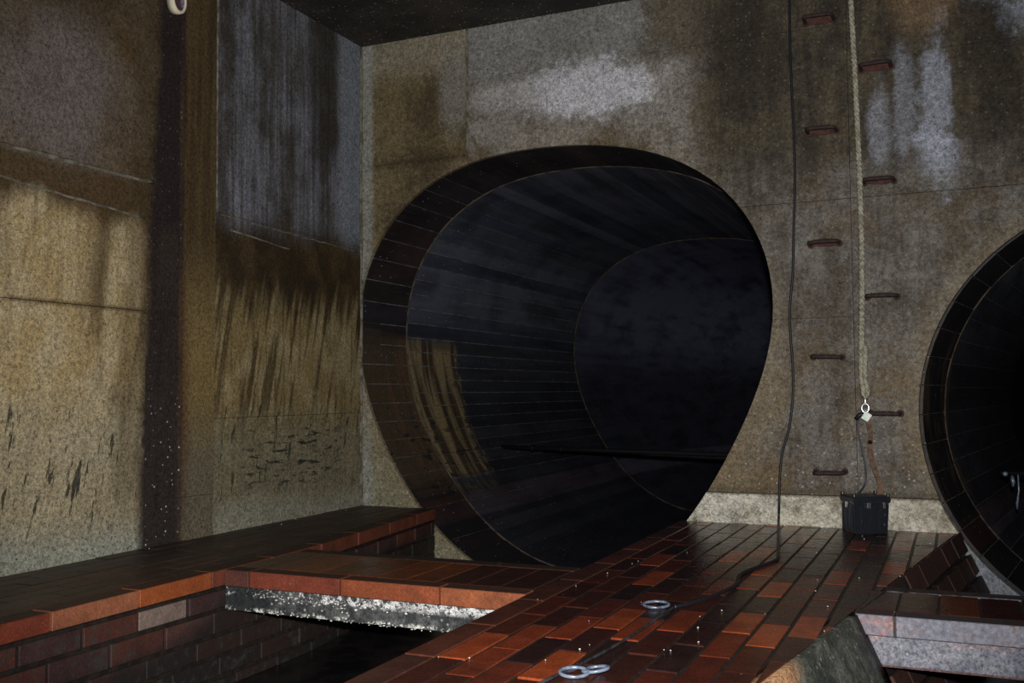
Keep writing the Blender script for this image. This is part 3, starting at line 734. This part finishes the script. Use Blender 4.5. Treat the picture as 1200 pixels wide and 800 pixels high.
# ------------------------------------------------------------------ step irons
SURVEY = Vector((0, 0, 0.75))      # point the plan was surveyed from
def ray(px, py): return RM @ Vector((px - PX, -(py - PY), -FPX))
def on(px, py, axis, val):
    d = ray(px, py); return SURVEY + d * ((val - SURVEY[axis]) / d[axis])
def step_iron():
    r = empty('step_iron'); w, p = 0.076, 0.115
    bm = bmesh.new()
    pts = curve_pts([(-w, 0.03, 0), (-w, -p + 0.03, 0), (-w + 0.006, -p + 0.008, 0), (-w + 0.03, -p, 0.0), (w - 0.03, -p, 0.0), (w - 0.006, -p + 0.008, 0), (w, -p + 0.03, 0), (w, 0.03, 0)], 4)
    sweep(bm, pts, 0.0105, 8)
    bm_obj('bar', bm, MT['rust'], r, True)
    bm = bmesh.new()
    for k in range(9):
        x = -w + 0.03 + (2 * w - 0.06) * k / 8
        sweep(bm, [(x, -p - 0.004, 0.010), (x, -p + 0.004, 0.013)], 0.004, 6)
    bm_obj('grip_ridges', bm, MT['rust'], r)
    for s in (-1, 1):
        bm = bmesh.new(); bmesh.ops.create_cone(bm, cap_ends=True, segments=10, radius1=0.022, radius2=0.016, depth=0.012,
            matrix=Matrix.Translation((s * w, -0.004, 0)) @ Matrix.Rotation(math.pi / 2, 4, 'X'))
        bm_obj('collar', bm, MT['ruststain'], r)
    bm = bmesh.new(); n = 20
    vs = [(math.cos(t) * 0.082 * random.uniform(.93, 1.05), math.sin(t) * 0.026 * random.uniform(.8, 1.15) ) for t in [2 * math.pi * i / n for i in range(n)]]
    f0 = [bm.verts.new((x, 0.004, z + .008)) for x, z in vs]; f1 = [bm.verts.new((x * .95, -0.008, z * .9 + .008)) for x, z in vs]
    bm.faces.new(f1)
    for i in range(n): bm.faces.new((f0[i], f0[(i + 1) % n], f1[(i + 1) % n], f1[i]))
    bm_obj('rust_patch', bm, MT['ruststain'], r)
    return r
def copy_tree(o, parent=None):
    c = o.copy(); COL.objects.link(c); c.parent = parent
    for ch_ in o.children: copy_tree(ch_, c)
    return c
proto = step_iron()
spots = [(-0.640, 0.300 + 0.6275 * k, 'L') for k in range(5)] + [(-0.350, 0.620 + 0.6275 * k, 'R') for k in range(4)]
nth = ['lowest', 'second lowest', 'middle', 'fourth from the floor', 'topmost']
nthR = ['lowest', 'second lowest', 'third from the floor', 'topmost']
cop = [proto] + [copy_tree(proto) for _ in spots[1:]]
for i, (o, (x, z, s)) in enumerate(zip(cop, spots)):
    o.location = (x, YW + 0.004, z); o.rotation_euler = (0, random.uniform(-.03, .03), 0)
    if z < 1.5:
        for ch_ in list(o.children):
            if ch_.name.startswith('rust_patch'): bpy.data.objects.remove(ch_)
    tag(o, (f'rusted step iron, {nth[i]} of the row between cable and rope' if s == 'L' else f'rusted step iron, {nthR[i - 5]} of the row between rope and small tunnel'),
        'step iron', 'step irons on the end wall')

# ------------------------------------------------------------------ hanging rope with strap and box
ry = YW - 0.15
rope_c = [on(996, -30, 1, ry), on(997, 0, 1, ry), on(1004, 130, 1, ry), on(1008, 230, 1, ry), on(1010, 300, 1, ry), on(1010, 370, 1, ry), on(1009.5, 412, 1, ry), on(1010, 440, 1, ry), on(1013, 464, 1, ry)]
rope_c = [Vector((rope_c[0].x, ry, ZC))] + [p for p in rope_c if p.z < ZC - 0.02]
rope = empty('rope', (rope_c[0].x, ry, rope_c[-1].z)); tag(rope, 'pale twisted rope hanging down the end wall between step irons', 'rope')
bpy.context.view_layer.update()
def to(o, parent): o.parent = parent; o.matrix_parent_inverse = Matrix.Translation(-parent.location); return o
core = curve_pts(rope_c, 60)
def strands(core, r, rs, pitch, nm):
    L_ = 0; T = []
    for i, p in enumerate(core):
        if i: L_ += (p - core[i - 1]).length
        T.append(L_)
    for k in range(3):
        pts = [p + Vector((math.cos(2 * math.pi * (T[i] / pitch + k / 3)), math.sin(2 * math.pi * (T[i] / pitch + k / 3)), 0)) * r for i, p in enumerate(core)]
        bm = bmesh.new(); sweep(bm, pts, rs, 6); to(bm_obj('strand', bm, MT['rope'], None, True), rope)
strands(core, 0.0072, 0.0090, 0.08, 'main')
# spliced eye: a second length beside the lower end
lo_ = [on(1014, 405, 1, ry - 0.005), on(1013.5, 425, 1, ry - .01), on(1014, 445, 1, ry - .01), on(1017, 458, 1, ry - .008), on(1014.5, 466, 1, ry)]
strands(curve_pts(lo_, 24), 0.006, 0.008, 0.06, 'eye')
bm = bmesh.new(); sweep(bm, [on(1013.5, 462, 1, ry), on(1014, 470, 1, ry), on(1014, 482, 1, ry)], 0.007, 8)
sweep(bm, [on(1014, 478, 1, ry) + Vector((math.cos(t) * .018, 0, math.sin(t) * .024)) for t in [2 * math.pi * i / 16 for i in range(16)]], 0.005, 6, closed=True)
o = to(bm_obj('snap_hook', bm, MT['steel'], None, True), rope); o['label'] = 'bright steel hook'

bc = [on(984, 624.5, 2, 0), on(1000.5, 626.6, 2, 0), on(1038, 620, 2, 0)]
near = Vector((bc[1].x, bc[1].y - 0.0, 0)); e1 = (bc[2] - bc[1]); e1.z = 0
wid, dep, hgt = 0.205, 0.17, 0.195
ang = math.atan2(e1.y, e1.x)
ang = 0.50
bx = empty('case'); tag(bx, 'black plastic case with latches standing on the tiles under the rope', 'case')
bx.location = near; bx.rotation_euler = (0, 0, ang)
# local: x along the wide face, y away from the viewer
bm = bmesh.new(); vs = add_box(bm, 0.006, wid - 0.006, 0.006, dep - 0.006, 0.0, hgt - 0.035)
for v in bm.verts:
    if v.co.z < 0.01: v.co.x += 0.008 if v.co.x < wid / 2 else -0.008; v.co.y += 0.008 if v.co.y < dep / 2 else -0.008
bmesh.ops.bevel(bm, geom=bm.edges[:], offset=0.007, segments=2, affect='EDGES')
body = bm_obj('body', bm, MT['blackbox'], bx)
bm = bmesh.new()
for x in (0.05, 0.10, 0.15): add_box(bm, x, x + 0.008, -0.002, 0.012, 0.02, hgt - 0.045)
for y in (0.04, 0.085, 0.13): add_box(bm, -0.002, 0.012, y, y + 0.008, 0.02, hgt - 0.045)
bm_obj('ribs', bm, MT['blackbox'], body)
bm = bmesh.new(); add_box(bm, 0, wid, 0, dep, hgt - 0.035, hgt)
bmesh.ops.bevel(bm, geom=bm.edges[:], offset=0.006, segments=2, affect='EDGES')
lid = bm_obj('lid', bm, MT['blackbox'], bx)
for (x, y) in ((0.012, 0.012), (wid - 0.012, 0.012), (0.012, dep - 0.012), (wid - 0.012, dep - 0.012)):
    bm = bmesh.new(); bmesh.ops.create_cone(bm, cap_ends=True, segments=10, radius1=0.011, radius2=0.009, depth=0.014, matrix=Matrix.Translation((x, y, hgt + 0.006)))
    bm_obj('corner_stud', bm, MT['blackbox'], lid)
for x, y, sx, sy in ((0.085, -0.002, .010, .005), (0.165, -0.002, .005, .005), (-0.002, 0.075, .005, .010)):
    bm = bmesh.new(); add_box(bm, x - sx, x + sx, y - sy, y + sy, hgt - 0.062, hgt - 0.03)
    bmesh.ops.bevel(bm, geom=bm.edges[:], offset=0.002, segments=1, affect='EDGES'); bm_obj('latch', bm, MT['steel'], bx)
for x, z in ((0.165, 0.05), (0.168, 0.10)):
    bm = bmesh.new(); bmesh.ops.create_cone(bm, cap_ends=True, segments=10, radius1=0.007, radius2=0.005, depth=0.008,
        matrix=Matrix.Translation((x, 0.002, z)) @ Matrix.Rotation(math.pi / 2, 4, 'X')); bm_obj('rivet', bm, MT['steel'], bx)
bpy.context.view_layer.update()

# carrying strap from the hook down to the case
st_root = empty('carrying_strap', on(1014, 486, 1, ry)); tag(st_root, 'tan and black webbing strap joining the rope hook to the case', 'strap')
bpy.context.view_layer.update()
top = bx.matrix_world @ Vector((wid * 0.82, dep * 0.35, hgt + 0.002)); top2 = bx.matrix_world @ Vector((wid * 0.30, dep * 0.45, hgt + 0.002))
def ribbon(ctrl, w, th, name, mat):
    pts = curve_pts(ctrl, 8); bm = bmesh.new(); R_ = []
    for i, p in enumerate(pts):
        wd = Vector((1, 0.25, 0)).normalized() * w / 2; t_ = Vector((-0.25, 1, 0)).normalized() * th / 2
        R_.append([bm.verts.new(p + q) for q in (wd + t_, -wd + t_, -wd - t_, wd - t_)])
    for A, B in zip(R_, R_[1:]):
        for k in range(4): bm.faces.new((A[k], A[(k + 1) % 4], B[(k + 1) % 4], B[k]))
    bm.faces.new(R_[0]); bm.faces.new(R_[-1][::-1])
    return to(bm_obj(name, bm, mat), st_root)
def mid(px, py, k): return on(px, py, 1, ry + (top.y - ry) * k)
o = ribbon([mid(1017, 490, 0), mid(1020, 508, .2), mid(1020, 530, .45), mid(1026, 552, .7), mid(1032, 570, .92), top], 0.026, 0.004, 'webbing', MT['tanstrap']); o['label'] = 'tan webbing'
o = ribbon([mid(1007, 488, 0), mid(1005, 500, .1), mid(1009, 520, .3), mid(1014, 545, .6), mid(1014, 565, .9), top2], 0.010, 0.004, 'cord', MT['cable']); o['label'] = 'thin black cord'
bm = bmesh.new(); sweep(bm, [mid(1003, 491, 0), mid(1007, 486, 0), mid(1013, 485, 0), mid(1018, 487, 0)], 0.012, 8); to(bm_obj('grip', bm, MT['cable'], None, True), st_root)
bm = bmesh.new(); add_box(bm, -.020, .020, -.006, .006, -.022, .022); bmesh.ops.bevel(bm, geom=bm.edges[:], offset=.003, segments=1, affect='EDGES')
bmesh.ops.rotate(bm, verts=bm.verts, matrix=Matrix.Rotation(0.6, 3, 'Y')); bmesh.ops.translate(bm, verts=bm.verts, vec=on(1015.5, 488, 1, ry - .02))
o = to(bm_obj('tag', bm, MT['whitetape']), st_root); o['label'] = 'white tag'
bm = bmesh.new(); c_ = mid(1019.5, 518, .3); bmesh.ops.create_icosphere(bm, subdivisions=2, radius=0.012, matrix=Matrix.Translation(c_)); to(bm_obj('buckle', bm, MT['darkbar'], None, True), st_root)

# ------------------------------------------------------------------ black cable down the wall and over the floor
cy = YW - 0.036
pts = [on(924.5, -30, 1, cy)] + [on(x, y, 1, cy) for x, y in ((925, 0), (926, 60), (928, 110), (930.5, 160), (931.5, 215), (930, 275), (929, 320), (925.5, 362), (926.5, 395), (929, 430), (929, 465), (925, 500), (917, 530), (914, 555), (913, 590), (912.5, 608))]
pts[0] = Vector((pts[0].x, cy, ZC))
fz = 0.0075
pts = [p for i, p in enumerate(pts) if i == 0 or p.z < ZC - .03]
pts += [on(x, y, 2, fz) for x, y in ((912, 622), (912, 640), (911, 654), (900, 660), (880, 667), (867, 674), (863, 684), (850, 692), (830, 700), (808, 707), (790, 711))]
cab = empty('cable', pts[-1] * 1); tag(cab, 'black cable hanging down the end wall and trailing over the tiles', 'cable')
bm = bmesh.new(); sweep(bm, curve_pts(pts, 8), 0.0072, 8); to(bm_obj('cord', bm, MT['cable'], None, True), cab)
tail = [on(x, y, 2, fz) for x, y in ((790, 711), (772, 723), (750, 738), (728, 752), (705, 765), (682, 777), (674, 784), (660, 788), (640, 797), (620, 806), (590, 822))]
bm = bmesh.new(); sweep(bm, curve_pts(tail, 8), 0.0045, 8)
o = to(bm_obj('tail', bm, MT['tail'], None, True), cab); o['label'] = 'dark wet tail of the cable'
def loop(cx, cy_, rx, ry_, n=28, z=0.010, tilt=0.0, rr=0.0048, ph=0.0):
    c0 = on(cx, cy_, 2, z); vx = on(cx + rx, cy_, 2, z) - c0; vy = on(cx, cy_ - ry_, 2, z) - c0
    pts_ = [c0 + vx * math.cos(t) + vy * math.sin(t) + Vector((0, 0, abs(tilt) * (1 + math.sin(t + ph)))) for t in [2 * math.pi * i / n for i in range(n)]]
    bm = bmesh.new(); sweep(bm, pts_, rr, 8, closed=True)
    return bm_obj('coil_loop', bm, MT['greycable'], None, True)
wl1 = loop(769, 709, 15, 2.6, tilt=0.003); wl1.name = 'wire_ring'; tag(wl1, 'single shiny grey wire ring lying by the cable bend', 'wire ring')
for args in ((673, 789, 17, 3.8, .004, 0), (698, 786, 15, 3.8, .005, 2)):
    to(loop(args[0], args[1], args[2], args[3], tilt=args[4], ph=args[5]), cab)['label'] = 'shiny grey coil loop of the cable'

# ------------------------------------------------------------------ drain pipe high on the left wall
dp = empty('drain_pipe', (XL, 3.94, 2.80)); tag(dp, 'drain pipe stub with pale collar high on the left wall', 'pipe')
def tube(y_in, r0, r1, x0, x1, name, mat):
    bm = bmesh.new(); n = 28; R_ = []
    for r, x in ((r1, x0), (r1, x1), (r0, x1), (r0, x0)):
        R_.append([bm.verts.new((x, r * 0.68 * math.cos(2 * math.pi * i / n), r * math.sin(2 * math.pi * i / n))) for i in range(n)])
    for k in range(4):
        A, B = R_[k], R_[(k + 1) % 4]
        for i in range(n): bm.faces.new((A[i], A[(i + 1) % n], B[(i + 1) % n], B[i]))
    return bm_obj(name, bm, mat, dp, True)
tube(0, 0.058, 0.074, -0.012, 0.035, 'collar', MT['collar'])
tube(0, 0.048, 0.058, -0.03, 0.028, 'pipe', MT['bore'])
bm = bmesh.new(); bmesh.ops.create_cone(bm, cap_ends=True, segments=24, radius1=0.05, radius2=0.05, depth=0.01, matrix=Matrix.Translation((-0.004, 0, 0)) @ Matrix.Rotation(math.pi / 2, 4, 'Y'))
bm_obj('bore', bm, MT['bore'], dp)

# ------------------------------------------------------------------ bars across the tunnels
yb_ = 7.5
pA, pB = on(586, 523.5, 1, yb_), on(862, 533, 1, yb_)
cb = empty('cross_pipe', (pA + pB) / 2); tag(cb, 'thin dark pipe spanning the large tunnel', 'pipe')
dirv = (pB - pA).normalized(); bm = bmesh.new(); sweep(bm, [pA - dirv * 0.05, pA + dirv * .9, pB + dirv * 0.45], 0.018, 10); to(bm_obj('tube', bm, MT['darkbar'], None, True), cb)
for k in (0.15, 0.28):
    c_ = pA.lerp(pB, k); bm = bmesh.new(); sweep(bm, [c_ - dirv * .012, c_ + dirv * .012], 0.026, 10); to(bm_obj('clamp', bm, MT['darkbar'], None, True), cb)
yb_ = 6.35
pA = on(1172, 554, 1, yb_); cb2 = empty('cross_pipe', pA); tag(cb2, 'thin pipe with hanging drip rods in the small tunnel', 'pipe')
bm = bmesh.new(); sweep(bm, [pA, pA + Vector((.5, .01, 0)), pA + Vector((1.7, .05, 0))], 0.010, 10); to(bm_obj('tube', bm, MT['darkbar'], None, True), cb2)
bm = bmesh.new(); bmesh.ops.create_icosphere(bm, subdivisions=2, radius=0.014, matrix=Matrix.Translation(on(1178, 555, 1, yb_ - .01))); o = to(bm_obj('end_knob', bm, MT['greycable'], None, True), cb2)
bm = bmesh.new(); sweep(bm, [on(1186, 557, 1, yb_ - .02), on(1187, 564, 1, yb_ - .02), on(1187, 570, 1, yb_ - .02)], 0.013, 8, taper=[.5, 1, .5]); to(bm_obj('drip_rod', bm, MT['greycable'], None, True), cb2)
bm = bmesh.new(); sweep(bm, [on(1193, 556, 1, yb_ - .02), on(1194, 575, 1, yb_ - .02), on(1192, 590, 1, yb_ - .02), on(1192, 597, 1, yb_ - .02)], 0.006, 8, taper=[.6, .8, 1.3, .6]); to(bm_obj('drip_rod', bm, MT['greycable'], None, True), cb2)

# ------------------------------------------------------------------ pale grit on the floor
gp = [(748, 657), (712, 671), (630, 702), (675, 686), (679, 760), (691, 755), (778, 761), (820, 722), (818, 735), (957, 647), (993, 667), (932, 616), (940, 616), (968, 619), (1055, 675), (846, 715), (805, 647), (958, 679), (690, 727), (639, 773), (970, 710), (966, 739)]
def gpos(rnd, i):
    if i < len(gp): p = on(gp[i][0], gp[i][1], 2, 0.003); return p
    if i % 3 == 0:
        y = rnd.uniform(2.2, 5.6); return (rnd.uniform(XL + .02, XL + .12), y, 0.002)
    y = rnd.uniform(1.8, 5.65); return (rnd.uniform(CH_R + .05, right_edge(y) - .03), y, 0.002)
gr = lumps('grit', MT['grit'], 50, gpos, lambda r: (lambda k: (k, k, k * .7))(r.uniform(.0015, .0038)), seed=11)
tag(gr, 'scattered pale grit crumbs on the wet tiles', 'grit', kind='stuff')
